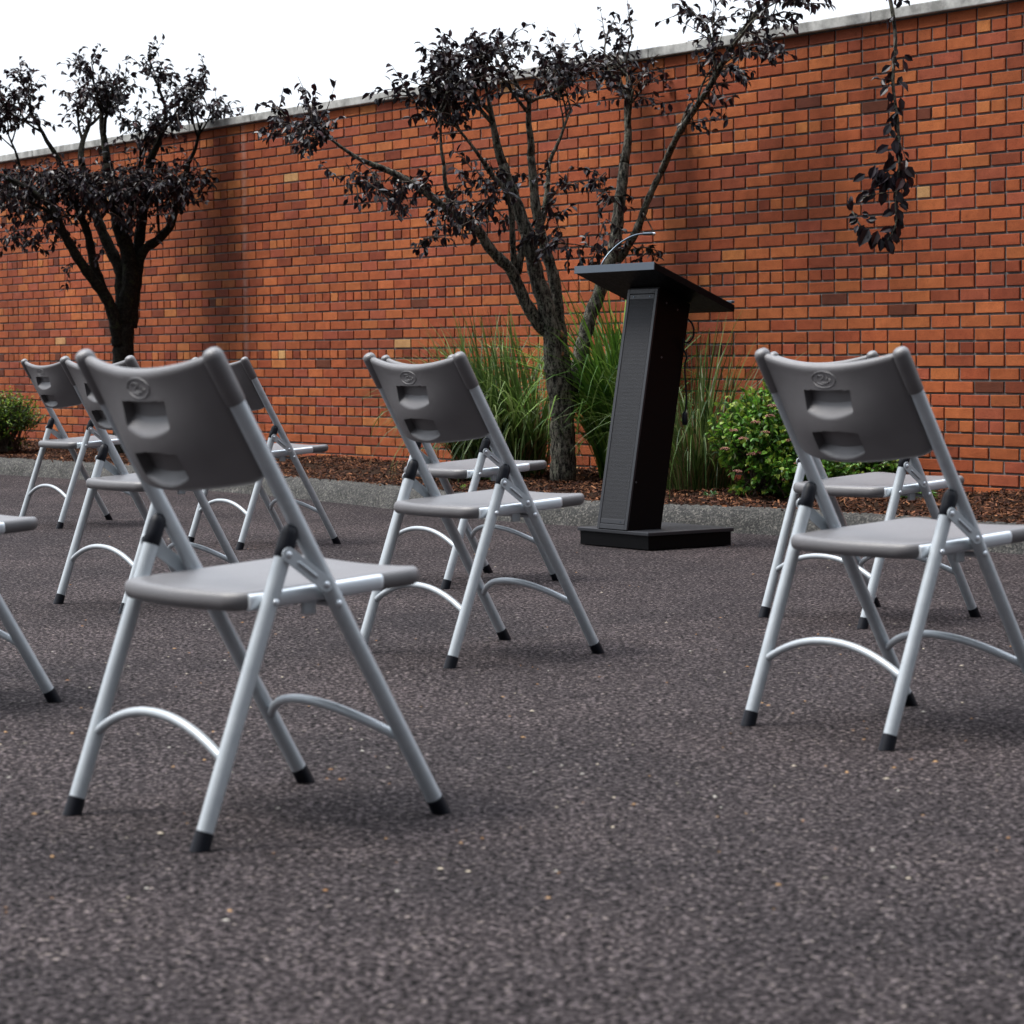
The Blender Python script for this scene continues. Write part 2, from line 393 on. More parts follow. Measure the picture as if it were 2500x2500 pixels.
mm = MB(); mm.box((SL-.02, 0, -.05), (SR+.02, .30, WT)); mm.build('mortar_core', M_MORTAR, wall)
cp_ = MB()
x = SL-.03
while x < SR:
    cp_.box((x+.002, -.045, WT+.002), (x+.912, .345, WT+.062)); x += .914
bevel(cp_.build('coping', M_COPING, wall), .006)

# ------------------------------------------------------------------ folding chair
R0 = .0152
def leg_line(f, tpt, z):      # x on the line from foot to top at height z
    return f[0]+(tpt[0]-f[0])*(z-f[1])/(tpt[1]-f[1])
FF = (.229, 0); TP = (-.262, .858); RF = (-.303, 0); CPT = (-.106, .548)
YL = .2235

def rounded_outline():
    # plan outline of the seat, counter-clockwise, x forward
    P = []
    def arc(cx, cy, r, a0, a1, n=9):
        for k in range(n):
            a = R(a0+(a1-a0)*k/(n-1)); P.append((cx+r*math.cos(a), cy+r*math.sin(a)))
    hw = .205; xf = .217; xr = -.218
    arc(xf-.042, hw-.042, .042, 0, 90); arc(xr+.055, hw-.055, .055, 90, 180)
    for k in range(1, 12):
        y = (hw-.055)*(1-2*k/12); P.append((xr-.016*(1-(y/(hw-.055))**2), y))
    arc(xr+.055, -hw+.055, .055, 180, 270); arc(xf-.042, -hw+.042, .042, 270, 360)
    for k in range(1, 8):
        y = -(hw-.042)*(1-2*k/8); P.append((xf+.004*(1-(y/(hw-.042))**2), y))
    return P

def seat_mesh(root):
    O = rounded_outline(); n = len(O); mb = MB()
    cx = .01
    zc = lambda x: .434+.066*(x)
    def dish(x, y):
        u = min(1, abs(y)/.19); v = (x-cx)/.22
        d = -.009*(1-u*u)*(1-min(1, abs(v))**4)
        if v > .5: d -= .006*(1-u*u)*((v-.5)/.5)**2      # waterfall front
        if v < -.6: d += .004*((-v-.6)/.4)
        return d
    rings = []
    prof = [(0, 0), (.0015, .0075), (.005, .0130), (.010, .0162), (.018, .0172)]
    def ring(ins, dz, dish_on):
        r = []
        for (x, y) in O:
            L = math.hypot(x-cx, y); k = (L-ins)/L
            X, Y = cx+(x-cx)*k, y*k
            r.append((X, Y, zc(X)+dz+(dish(X, Y) if dish_on else dish(X, Y)*.5)))
        return r
    for ins, dz in prof[::-1]: pass
    seq = [ring(i, -z, False) for i, z in prof[::-1]]+[ring(i, z, True) for i, z in prof[1:]]
    base_n = len(seq)
    fr = [.1, .22, .36, .5, .64, .78, .9]
    for f_ in fr:
        r = []
        for (x, y) in O:
            L = math.hypot(x-cx, y); k = (L-.018)/L*(1-f_)
            X, Y = cx+(x-cx)*k, y*k; r.append((X, Y, zc(X)+.0172+dish(X, Y)))
        seq.append(r)
    vs = [p for r in seq for p in r]; fs = []
    for i in range(len(seq)-1):
        for k in range(n):
            k2 = (k+1) % n; fs.append((i*n+k, i*n+k2, (i+1)*n+k2, (i+1)*n+k))
    fs.append(tuple(range(n-1, -1, -1)))
    vs.append((cx, 0, zc(cx)+.0172+dish(cx, 0))); c = len(vs)-1; b0 = (len(seq)-1)*n
    for k in range(n): fs.append((b0+k, b0+(k+1) % n, c))
    mb.add(vs, fs)
    return mb.build('seat', M_PLAST, root, smooth=True)

def back_mesh(root):
    Tt = Vector((TP[0]-.004, 0, TP[1]+.008)); D = Vector((.4967, 0, -.868)).normalized(); Nn = Vector((-.868, 0, -.4967)).normalized()
    HW = .212
    # lines across
    ss = set(np.linspace(-HW, HW, 73).tolist())
    for e in (-.0735, -.0715, .0715, .0735): ss.add(e)
    ss |= {-HW+.002, -HW+.005, -HW+.010, HW-.002, HW-.005, HW-.010}
    ss = sorted(ss)
    Ls = set(np.linspace(0, 1, 70).tolist()) | {.006, .014, .025, .985, .994, .975}
    for e in (.0742, .0760): Ls.add((e-.018)/(.252-.018))
    Ls |= set((np.linspace(.160, .178, 12)-.018).__truediv__(.234).tolist())
    Ls = sorted(Ls)
    bow = lambda L: .024+.046*(lambda x: x*x*(3-2*x))(min(1, max(0, L)/.19))
    def depth(s, L):
        hw = .0725
        if abs(s) > hw: return 0
        u = (s/hw)**2
        def prof(L, top, ramp_, corner, mid):
            lip = corner+(mid-corner)*(1-u)
            if L < top or L > lip: return 0
            if L < ramp_: return 1
            return 1-(L-ramp_)/(lip-ramp_)
        d = prof(L, .0751, .101, .122, .136)*.032
        d2 = prof(L, .164+.009*u, .208, .218, .236)*.032
        return max(d, d2)
    def surf(s, q, side):
        u = s/HW; u2 = 1-u*u
        Lt = .006+.015*u2; Lb = .262-.014*u2-.016*max(0, abs(u)-.86)**2/.0196
        L = Lt+(Lb-Lt)*q
        P = Tt+D*L+Vector((0, s, 0))+Nn*(bow(L)*u2+.001)
        # shell half thickness, rounded at every rim
        et = min(q, 1-q)*(Lb-Lt); ee = min(et, (HW-abs(s)))
        hh = .0115
        rim = min(1, ee/.0125); th = hh*math.sqrt(max(0, 1-(1-rim)**2))
        if q < .2: th += 0
        if side > 0:   # rear
            return P+Nn*(th-depth(s, L)*(1 if rim >= 1 else 0))
        return P-Nn*th
    vs = []; fs = []; ns = len(ss)
    for side in (1, -1):
        for q in Ls:
            for s in ss: vs.append(surf(s, q, side))
    nL = len(Ls); off = ns*nL
    for a_ in range(nL-1):
        for b_ in range(ns-1):
            i = a_*ns+b_; fs.append((i, i+ns, i+ns+1, i+1)); fs.append((off+i, off+i+1, off+i+ns+1, off+i+ns))
    mb = MB(); mb.add(vs, fs)
    # sleeves wrapping the top of both tubes
    for sgn in (-1, 1):
        A = Vector((TP[0], sgn*(YL-.002), TP[1])); pts = []; rr = []
        for d_, r_ in [(-.0125, .002), (-.012, .008), (-.0095, .0135), (-.004, .0174), (.003, .0190), (.03, .0189), (.06, .0186), (.092, .0182), (.0945, .0175), (.0945, .0153)]:
            pts.append(A+D*d_); rr.append(r_)
        mb.tube(pts, rr, 18)
    o = mb.build('backrest', M_PLAST, root); autosmooth(o, 50)
    # emblem: raised oval ring with swooping strokes
    em = MB()
    def P(s, L, h): return Tt+D*L+Vector((0, s, 0))+Nn*(bow(L)*(1-(s/HW)**2)+.0125+h)
    Lc = .050
    pts = [P(.037*math.cos(a), Lc+.018*math.sin(a), 0) for a in np.linspace(0, 2*math.pi, 49)]
    em.tube(pts, .0014, 8, caps=False)
    # chair-back view: +s is image left
    for st in ([(.021, -.004), (.014, -.0085), (.002, -.0085), (-.004, -.005), (.006, -.001), (.012, .002), (.004, .007), (-.008, .0075), (-.018, .004)],
               [(.020, .0075), (.010, .0105), (-.006, .0105)],
               [(-.012, -.0045), (-.011, .0035)], [(-.019, -.002), (-.020, .004), (-.024, .0015)], [(-.012, -.009), (-.0125, -.0085)]):
        em.tube([P(s, Lc+l, -.0002) for s, l in st], .0015, 6)
    em.build('emblem', M_PLAST, o, smooth=True)
    return o

def make_chair():
    root = thing('folding_chair', '', 'folding chair')
    seat_mesh(root); back_mesh(root)
    for sg in (-1, 1):
        y = sg*YL
        # front leg runs from the ground to the top of the back
        mb = MB(); pts = [(leg_line(FF, TP, z), y, z) for z in (.026, .1, .2, .3, .4, .5, .6, .7, .80)]
        mb.tube([pts[0]]+pts[1:], R0, 18); lg = autosmooth(mb.build('leg', M_TUBE, root), 50)
        c = MB(); c.tube([(leg_line(FF, TP, z), y, z) for z in (.0, .012, .030, .031)], [R0+.0022, R0+.0018, R0+.0016, R0], 18, flat_end=0)
        autosmooth(c.build('foot_cap', M_CAP, lg), 50)
        rv = MB()
        def rivet(mb_, x, z, yy, r=.0062):
            q = [(x, yy-sg*.002, z), (x, yy+sg*.001, z), (x, yy+sg*.0026, z), (x, yy+sg*.0034, z)]
            mb_.tube(q, [r, r, r*.75, r*.2], 12)
        rivet(rv, -.012, .412, y+sg*(R0)); autosmooth(rv.build('rivet', M_RAIL, lg), 60)
        # rear leg
        mb = MB(); mb.tube([(leg_line(RF, CPT, z), y, z) for z in (.026, .1, .2, .3, .4, .5, .512)], R0, 18)
        lg = autosmooth(mb.build('leg', M_TUBE, root), 50)
        c = MB(); c.tube([(leg_line(RF, CPT, z), y, z) for z in (.0, .012, .030, .031)], [R0+.0022, R0+.0018, R0+.0016, R0], 18, flat_end=0)
        autosmooth(c.build('foot_cap', M_CAP, lg), 50)
        c = MB(); c.tube([(leg_line(RF, CPT, z), y, z) for z in (.499, .5, .52, .540, .549, .555, .558)], [R0, R0+.0012, R0+.0014, R0+.001, R0-.001, R0-.005, .002], 18)
        autosmooth(c.build('end_cap', M_CAP, lg), 60)
        rv = MB(); rivet(rv, -.148, .423, y+sg*R0); autosmooth(rv.build('rivet', M_RAIL, lg), 60)
        # folding link
        a_, b_ = Vector((-.122, 0, .506)), Vector((-.041, 0, .448)); d_ = (b_-a_).normalized(); n_ = Vector((-d_.z, 0, d_.x))
        prof = []
        for k in range(9):
            th = math.pi/2+math.pi*k/8; prof.append(a_+d_*(.0135*math.cos(th))+n_*(.0135*math.sin(th)))
        for k in range(9):
            th = -math.pi/2+math.pi*k/8; prof.append(b_+d_*(.0135*math.cos(th))+n_*(.0135*math.sin(th)))
        y0, y1 = y+sg*(R0+.0005), y+sg*(R0+.0038); nn = len(prof)
        vs = [(p.x, y0, p.z) for p in prof]+[(p.x, y1, p.z) for p in prof]
        fs = [tuple(range(nn)), tuple(range(2*nn-1, nn-1, -1))]+[(k, nn+k, nn+(k+1) % nn, (k+1) % nn) for k in range(nn)]
        mb = MB(); mb.add(vs, fs)
        # pressed rib
        rp = [a_+d_*t_ for t_ in (.022, .026, .070, .076)]
        mb.tube([(p.x, y1, p.z) for p in rp], [.001, .0035, .0035, .001], 8)
        br = bevel(mb.build('link_bracket', M_TUBE, root), .0008, 2)
        for q_ in (a_, b_): rv = MB(); rivet(rv, q_.x, q_.z, y1, .0062); autosmooth(rv.build('rivet', M_RAIL, br), 60)
        # seat rail along the side of the seat
        mb = MB(); x0, x1 = -.182, .112; z = lambda x: .4335+.066*x
        yc = sg*.1975
        def rail_ring(x, k):
            P = []
            for q in range(16):
                th = 2*math.pi*q/16; cx_, cz_ = math.cos(th), math.sin(th)
                P.append((x, yc+.0105*k*math.copysign(abs(cx_)**.6, cx_), z(x)+.0152*k*math.copysign(abs(cz_)**.75, cz_)))
            return P
        rg = [rail_ring(x0, .6), rail_ring(x0+.001, .95), rail_ring(x0+.004, 1), rail_ring(x1-.01, 1), rail_ring(x1-.003, .96), rail_ring(x1, .8)]
        vs = [p for r in rg for p in r]; fs = []
        for i in range(5):
            for k in range(16): fs.append((i*16+k, i*16+(k+1) % 16, (i+1)*16+(k+1) % 16, (i+1)*16+k))
        fs += [tuple(range(15, -1, -1)), tuple(range(80, 96))]
        mb.add(vs, fs); autosmooth(mb.build('seat_rail', M_RAIL, root), 45)
        mb = MB(); mb.box((-.062, sg*.193-.006, .392), (-.034, sg*.193+.006, .418))
        bevel(mb.build('stop_bracket', M_TUBE, root), .003, 2)
    # arched stretchers
    for (f_, t_, zend, xb, zap) in ((RF, CPT, .150, -.026, .211), (FF, TP, .146, -.030, .203)):
        mb = MB(); pts = []
        for k in range(33):
            u = -1+2*k/32
            hgt = (1-abs(u)**2.1)
            z = zend+(zap-zend)*hgt
            pts.append((leg_line(f_, t_, zend)+(leg_line(f_, t_, zap)-leg_line(f_, t_, zend)+xb)*hgt, u*YL*.985, z))
        mb.tube(pts, [.0088 if 0 < k < 32 else .0095 for k in range(33)], 12, caps=True); mb.build('stretcher', M_TUBE, root, smooth=True)
    # thin cross tube under the front of the seat
    mb = MB(); mb.tube([(.02, -.19, .405), (.02, .19, .405)], .006, 10); mb.build('cross_tube', M_TUBE, root, smooth=True)
    return root

def copy_tree(o, parent=None):
    c = o.copy(); col.objects.link(c); c.parent = parent
    for ch in kids[o.name]: copy_tree(ch, c)
    return c

chairs = [
 ('C1', -.454, 4.497, 39.5, 'blurred grey folding chair nearest the camera, front left of the photo'),
 ('C2', -.069, 6.970, 37.3, 'grey folding chair in the middle of the photo, left of the black lectern'),
 ('C3', .921, 5.533, 36.3, 'large grey folding chair at the right, its back covering part of the green shrub'),
 ('C4', -.144, 9.298, 37.0, 'grey folding chair mostly hidden behind the middle chair, its seat below the striped grass'),
 ('C5', 1.203, 7.896, 37.9, 'grey folding chair mostly hidden behind the right hand chair, seat seen below that chair back'),
 ('C6', -2.226, 12.695, 37.8, 'farthest small grey folding chair, beside the low yellow green bush at the far left'),
 ('C7', -1.229, 8.481, 39.7, 'grey folding chair whose back is half covered by the nearest chair, seat at its left'),
 ('C8', -1.134, 11.234, 37.6, 'small grey folding chair by the kerb, behind the right side of the nearest chair back'),
 ('C9', -1.466, 6.031, 36.5, 'grey folding chair cut off by the left edge, only front leg and seat tip showing'),
]
proto = make_chair()
kids = {}
for o in bpy.data.objects:
    kids.setdefault(o.name, [])
    if o.parent: kids.setdefault(o.parent.name, []).append(o)
for i, (_, x, y, a_, lab) in enumerate(chairs):
    c = proto if i == 0 else copy_tree(proto)
    c.location = (x, y, .001); c.rotation_euler = (0, 0, R(a_)); c['label'] = lab; c['group'] = 'grey folding chairs set out in rows'

# ------------------------------------------------------------------ lectern
LT = R(36.3)
lec = thing('lectern', 'tall black slanted lectern with mesh front panel and sloping top on a flat square base', 'lectern', (.605, 10.652, 0), LT)
# local: x (b) towards the speaker, y (a) across
mb = MB(); mb.box((.006, .006, .004), (.494, .50, .066)); bevel(mb.build('base', M_LECT, lec), .002)
mb = MB(); mb.box((-.004, -.004, .066), (.504, .51, .083)); bevel(mb.build('base_top', M_LFRAME, lec), .003)
a0, a1 = .147, .362; b0, b1 = .004, .196; LEAN = .188; ZB = .083; ZT1 = 1.173
sh = lambda z: LEAN*(z-ZB)/(ZT1-ZB)
mb = MB(); zr = 1.173-.39*.192
vs = [(b0, a0, ZB), (b1, a0, ZB), (b1, a1, ZB), (b0, a1, ZB), (b0+LEAN, a0, ZT1+.004), (b1+sh(zr), a0, zr+.004), (b1+sh(zr), a1, zr+.004), (b0+LEAN, a1, ZT1+.004)]
mb.add(vs, [(0,3,2,1),(4,5,6,7),(0,1,5,4),(1,2,6,5),(2,3,7,6),(3,0,4,7)]); colm = bevel(mb.build('column', M_LECT, lec), .0015)
# raised frame on the front face with an inset perforated grille
def fq(mb, y0, y1, z0, z1, off, thick):
    v = []
    for d_ in (off, off-thick):
        for (y, z) in ((y0, z0), (y1, z0), (y1, z1), (y0, z1)): v.append((b0+sh(z)-(-d_), y, z))
    mb.add(v, [(0,1,2,3),(7,6,5,4),(0,4,5,1),(1,5,6,2),(2,6,7,3),(3,7,4,0)])
fr = MB()
zt, zb = ZT1-.002, ZB+.003
fq(fr, a0, a0+.019, zb, zt, -.001, .010); fq(fr, a1-.019, a1, zb, zt, -.001, .010)
fq(fr, a0+.019, a1-.019, zt-.022, zt, -.001, .010); fq(fr, a0+.019, a1-.019, zb, zb+.022, -.001, .010)
fobj = bevel(fr.build('front_frame', M_LFRAME, lec), .0015)
gr = MB(); fq(gr, a0+.0215, a1-.0215, zb+.045, zt-.046, -.001, .0085); gp = gr.build('grille', M_GRILLE, lec)
for za_, zc_ in ((zt-.046, zt-.0245), (zb+.0245, zb+.045)):
    gs = MB(); fq(gs, a0+.0215, a1-.0215, za_, zc_, -.001, .0095); bevel(gs.build('grille_strip', M_LFRAME, gp), .001)
for (y, z) in ((a0+.05, zt-.035), (a1-.05, zt-.035), (a0+.05, zb+.034)):
    sc = MB(); x = b0+sh(z)-.0105; sc.tube([(x, y, z), (x-.0015, y, z)], .0035, 10); sc.build('screw', M_CHROME, gp)
# sloping desk
yc = (a0+a1)/2; W = .57; db0, db1, dz0, dz1 = .012, .486, 1.279, 1.093
def slab(mb, xa, za, xb, zb_, y0, y1, th):
    d_ = Vector((xb-xa, 0, zb_-za)).normalized(); n_ = Vector((-d_.z, 0, d_.x)); n_ = n_ if n_.z > 0 else -n_
    v = []
    for yy in (y0, y1):
        for p in ((xa, za), (xb, zb_)):
            v.append((p[0], yy, p[1]))
        # vertical-cut edges like the real board
        for p in ((xb, zb_), (xa, za)):
            v.append((p[0]-n_.x*th*.2, yy, p[1]-th))
    mb.add(v, [(0,1,2,3),(7,6,5,4),(0,4,5,1),(1,5,6,2),(2,6,7,3),(3,7,4,0)])
mb = MB(); slab(mb, db0+.003, dz0-.0012, db1-.003, dz1+.0012, yc-W/2, yc+W/2, .031); desk = bevel(mb.build('desk_top', M_LECT, lec), .0015)
mb = MB(); slab(mb, db0-.002, dz0+.001, db0+.0028, dz0-.001, yc-W/2-.001, yc+W/2+.001, .034); bevel(mb.build('edge_strip', M_EDGE, desk), .0008)
mb = MB(); mb.box((db1-.022, yc-W/2, dz1+.009), (db1-.002, yc+W/2, dz1+.022)); bevel(mb.build('paper_lip', M_EDGE, desk), .003)
# side screws on the column
for (x, z) in ((.23, 1.105), (.295, 1.075), (.05, .30), (.2, .86)):
    sc = MB(); sc.tube([(x, a0-.0005, z), (x, a0-.002, z)], .005, 10); sc.build('screw', M_CHROME, colm)
# microphone: traced as a gooseneck bending over the desk, set in the desk plane
inv = (Matrix.Translation((.605, 10.652, 0)) @ Matrix.Rotation(LT, 4, 'Z')).inverted()
gpts = [(1467, 650), (1474, 636), (1490, 615), (1513, 594), (1536, 580), (1555, 573), (1570, 571.5)]
ypl = lambda u: 11.02+(u-1467)*.0010
mic = thing('microphone', 'thin gooseneck microphone rising from the far edge of the black lectern top', 'microphone', at(1467, 648, 11.02))
mloc = Vector(mic.location)
P = [at(u, v, ypl(u))-mloc for u, v in gpts]
P = [Vector(p) for p in resample(np.array([tuple(p) for p in P]), 24)]
mb = MB(); mb.tube([P[0]-Vector((.0, .0, .02))]+P, .0042, 10); mb.build('gooseneck', M_CHROME, mic, smooth=True)
e = P[-1]; d_ = (P[-1]-P[-3]).normalized(); d_ = (d_+Vector((.25, 0, -.02))).normalized()
mb = MB(); mb.tube([e-d_*.002, e, e+d_*.045, e+d_*.047], [.004, .0065, .0075, .006], 14); autosmooth(mb.build('capsule_barrel', M_CHROME, mic), 40)
mb = MB(); q = e+d_*.047; mb.tube([q, q+d_*.001, q+d_*.010, q+d_*.015], [.005, .0068, .0066, .004], 14); autosmooth(mb.build('microphone_head', M_RAIL, mic), 40)
mb = MB(); bz = P[0]-Vector((0, 0, .012)); mb.tube([bz-Vector((0, 0, .012)), bz], [.014, .012], 16); mb.build('mount', M_CAP, mic)
# cable hanging at the back of the column
cab = thing('cable', 'black cable looped and hanging behind the lectern column with a plug at its end', 'cable', (.605, 10.652, 0))
def hang(pts, Y): return [at(u, v, Y)-Vector((.605, 10.652, 0)) for u, v in pts]
cu = hang([(1678, 778), (1688, 788), (1694, 805), (1692, 823), (1683, 834), (1672, 836), (1668, 825)], 10.93)
c2 = hang([(1668, 825), (1668, 850), (1676, 870), (1672, 893), (1674, 940), (1676, 975), (1672, 1010)], 10.95)
mb = MB(); mb.tube([Vector(p) for p in resample(np.array([tuple(p) for p in cu+c2[1:]]), 60)], .0042, 8); mb.build('cord', M_CAP, cab, smooth=True)
mb = MB(); q = c2[-1]; mb.tube([q+Vector((0, 0, .01)), q, q-Vector((0, 0, .03)), q-Vector((0, 0, .05)), q-Vector((0, 0, .052))], [.005, .012, .014, .012, .004], 12); mb.build('plug', M_CAP, cab, smooth=True)

# ------------------------------------------------------------------ foliage helpers
def leaf(mb, p, d, n, L, Wd, c, fold=.25, curl=.15):
    d = d.normalized(); s = d.cross(n)
    if s.length < 1e-4: s = d.cross(Vector((1, .3, .2)))
    s.normalize(); n = s.cross(d).normalized()
    a_ = p; m1 = p+d*(L*.33)-n*(curl*L*.1); m2 = p+d*(L*.68)-n*(curl*L*.35); tp = p+d*L-n*(curl*L)
    up_ = n*(Wd*fold)
    vs = [a_, m1, m2, tp, m1+s*Wd*.46+up_, m2+s*Wd*.40+up_, m1-s*Wd*.46+up_, m2-s*Wd*.40+up_]
    mb.add(vs, [(0, 1, 4), (1, 2, 5, 4), (2, 3, 5), (0, 6, 1), (1, 6, 7, 2), (2, 7, 3)], c)

def rv3(): return Vector(rng.normal(0, 1, 3)).normalized()
PLUMC = [(.012, .008, .014), (.020, .011, .020), (.030, .014, .024), (.016, .012, .022), (.045, .018, .022)]
def plum_col():
    c = PLUMC[int(rng.integers(5))]; f = rng.uniform(.2, .8)
    if rng.random() < .07: c = (.075, .018, .022)
    return (c[0]*f, c[1]*f, c[2]*f, 1)
def twig(lb, sb, p, d, L, nl=8, size=.05, droop=.35):
    d = d.normalized(); pts = [p]; q = p.copy(); dd = d.copy(); k_ = max(3, int(L/.04))
    for k in range(k_):
        dd = (dd+Vector((0, 0, -droop*.12))+rv3()*.10).normalized(); q = q+dd*(L/k_); pts.append(q)
    sb.tube(pts, [max(.0012, .004*(1-i/len(pts))) for i in range(len(pts))], 5)
    for k in range(nl):
        x = .12+.88*(k+rng.random()*.6)/nl; i = min(len(pts)-2, int(x*(len(pts)-1)))
        b_ = pts[i].lerp(pts[i+1], rng.random())
        t_ = (pts[i+1]-pts[i]).normalized()
        ld = (t_*rng.uniform(.2, .9)+rv3()*.8+Vector((0, 0, -droop-.2))).normalized()
        leaf(lb, b_, ld, (Vector((0, 0, 1))+rv3()*.7), size*rng.uniform(.7, 1.2), size*.55*rng.uniform(.8, 1.15), plum_col(), rng.uniform(.1, .4), rng.uniform(0, .35))

T1 = None
def T1_(): return T1
def limb(parent, px, Y0, Y1, w0, w1, name='branch', n=26, jit=.05, nseg=12, ease=1.0):
    base = Vector(parent.location)
    pts = np.array([tuple(at(u, v, Y0+(Y1-Y0)*min(1, ease*i/(len(px)-1)))-base) for i, (u, v) in enumerate(px)])
    Q = resample(pts, n)
    k = FPX/((Y0+Y1)/2)
    rr = [(w0+(w1-w0)*(i/(n-1)))/k/2*(1+.06*math.sin(i*1.7+px[0][0])) for i in range(n)]
    mb = MB(); mb.tube([Vector(p) for p in Q], rr, nseg, jit=jit)
    mb.build(name, M_BARK2 if parent is T1_() else M_BARK, parent, smooth=True)
    return [Vector(p) for p in Q]

def grow(lb, sb, bb, p, d, L, r, lev, size, dens=1.0, up_bias=.25):
    """a limb that forks; the last order carries leafy twigs"""
    pts = [p]; q = p.copy(); dd = d.normalized(); k_ = 6
    for k in range(k_):
        dd = (dd+rv3()*.14+Vector((0, 0, up_bias*.12))).normalized(); q = q+dd*(L/k_); pts.append(q)
    bb.tube(pts, [r*(1-.55*i/k_) for i in range(k_+1)], 7, jit=.05)
    if lev == 0:
        for k in range(int(5*dens)):
            i = int(rng.integers(1, k_+1)); twig(lb, sb, pts[i], (dd+rv3()*.9), rng.uniform(.12, .26), int(rng.integers(6, 11)), size)
        return
    for k in range(3 if lev > 1 else 3):
        i = min(k_, 3+k+int(rng.integers(0, 2)))
        grow(lb, sb, bb, pts[i], (dd+rv3()*.75), L*rng.uniform(.6, .8), r*.5, lev-1, size, dens, up_bias)
    if lev == 1:
        for k in range(3): twig(lb, sb, pts[int(rng.integers(2, k_+1))], dd+rv3(), .2, 8, size)

def cluster(lb, sb, base, u, v, Y, ru, rv_, n, size, dirb=(0, 0, -.3), L=.16, nl=8):
    for k in range(n):
        a_, r_ = rng.uniform(0, 6.28), math.sqrt(rng.random())
        p = at(u+ru*r_*math.cos(a_), v+rv_*r_*math.sin(a_), Y+rng.normal(0, .15))-base
        twig(lb, sb, p, rv3()*.8+Vector(dirb), L*rng.uniform(.6, 1.3), nl, size)

# ------------------------------------------------------------------ right tree (by the lectern)
T2 = thing('plum_tree', 'purple leaved tree with lichen covered forked trunk growing beside the black lectern', 'tree', tuple(at(1375, 1166, 13.9)), 0, 'purple leaved trees along the wall')
Y2 = 13.9
limb(T2, [(1374, 1176), (1374, 1130), (1372, 1060), (1370, 1000), (1362, 950), (1353, 900), (1350, 850), (1346, 800), (1336, 760), (1328, 730), (1312, 682), (1298, 620), (1289, 576), (1273, 532), (1258, 488), (1240, 444), (1228, 400)], Y2, Y2-.1, 64, 24, 'trunk', 60, .05, 20)
limb(T2, [(1385, 1175), (1383, 1060), (1382, 980), (1379, 920), (1373, 860), (1366, 800), (1361, 760), (1357, 708), (1346, 655), (1327, 598), (1315, 545), (1306, 488), (1300, 420), (1296, 380)], Y2+.07, Y2+.0, 44, 19, 'trunk', 48, .06, 16)
s3 = limb(T2, [(1384, 1010), (1398, 950), (1412, 890), (1425, 830), (1440, 775), (1462, 720), (1485, 650), (1500, 600), (1506, 560), (1512, 500), (1519, 450), (1524, 400)], Y2+.1, Y2+.35, 40, 26, 'trunk', 44, .06, 14)
s4 = limb(T2, [(1505, 640), (1522, 618), (1538, 590), (1550, 572), (1566, 532), (1578, 498), (1596, 456), (1620, 410)], Y2+.3, Y2+.2, 22, 14, 'branch', 26, .06)
s5 = limb(T2, [(1342, 815), (1315, 792), (1284, 739), (1262, 690), (1244, 655), (1220, 632), (1196, 607), (1178, 578), (1165, 563), (1130, 536), (1108, 520), (1086, 506), (1046, 475), (994, 440), (945, 416), (900, 398)], Y2-.02, Y2-.5, 34, 13, 'branch', 50, .06)
limb(T2, [(1258, 676), (1254, 629), (1251, 576), (1249, 523), (1236, 470), (1205, 430), (1185, 400)], Y2-.1, Y2-.3, 17, 10, 'branch', 24)
limb(T2, [(1262, 668), (1270, 632), (1275, 602), (1280, 572)], Y2-.1, Y2-.12, 22, 13, 'branch', 12)
limb(T2, [(1316, 560), (1326, 530), (1333, 490), (1338, 440), (1340, 400)], Y2+.02, Y2+.1, 17, 10, 'branch', 16)
limb(T2, [(1290, 580), (1270, 520), (1240, 470), (1210, 440), (1180, 400)], Y2-.05, Y2-.2, 14, 9, 'branch', 16)
limb(T2, [(1098, 508), (1092, 470), (1086, 440), (1084, 400)], Y2-.35, Y2-.4, 14, 9, 'branch', 12)
limb(T2, [(1189, 578), (1191, 540), (1190, 512)], Y2-.2, Y2-.22, 3.5, 2.5, 'branch', 6)
limb(T2, [(1185, 462), (1205, 505), (1240, 540)], Y2-.25, Y2-.2, 4, 3, 'branch', 8)
limb(T2, [(1570, 520), (1590, 555), (1598, 575)], Y2+.2, Y2+.15, 4, 2.5, 'branch', 8)
# pruning scars
base2 = Vector(T2.location)
for (u, v, r_) in ((1367, 815, .020), (1371, 864, .013), (1292, 592, .026)):
    q = at(u, v, Y2-.055)-base2; mb = MB(); mb.tube([q+Vector((.0, .05, 0)), q+Vector((.0, .0, 0)), q+Vector((0, -.006, 0))], [r_*1.3, r_*1.05, r_*.85], 12, jit=.06); mb.build('pruned_stub', M_CUT, T2)
lb, sb, bb = MB(), MB(), MB()
for (u, v, ru, rv_, n_, Y) in ((870, 435, 45, 18, 12, Y2-.5), (940, 440, 60, 26, 20, Y2-.5), (1010, 428, 60, 16, 12, Y2-.45), (960, 478, 22, 22, 4, Y2-.5),
        (1105, 500, 42, 28, 17, Y2-.35), (1130, 545, 34, 22, 11, Y2-.3), (1060, 535, 26, 18, 6, Y2-.4), (1040, 575, 24, 14, 6, Y2-.4), (1165, 460, 60, 30, 17, Y2-.25), (1200, 500, 40, 22, 8, Y2-.2), (1180, 425, 80, 16, 14, Y2-.2),
        (1250, 530, 14, 14, 3, Y2-.2), (1350, 530, 22, 40, 12, Y2-.1), (1352, 575, 28, 16, 8, Y2-.15), (1370, 450, 28, 24, 7, Y2), (1290, 430, 70, 14, 9, Y2), (1400, 603, 40, 8, 5, Y2), (1455, 612, 26, 12, 7, Y2), (1478, 500, 18, 60, 12, Y2+.1), (1475, 440, 22, 22, 6, Y2+.1), (1570, 610, 28, 16, 9, Y2+.2), (1528, 635, 12, 10, 3, Y2+.2), (1330, 600, 14, 10, 3, Y2-.1)):
    cluster(lb, sb, base2, u, v, Y, ru, rv_, max(2, int(n_*.75)), .052)
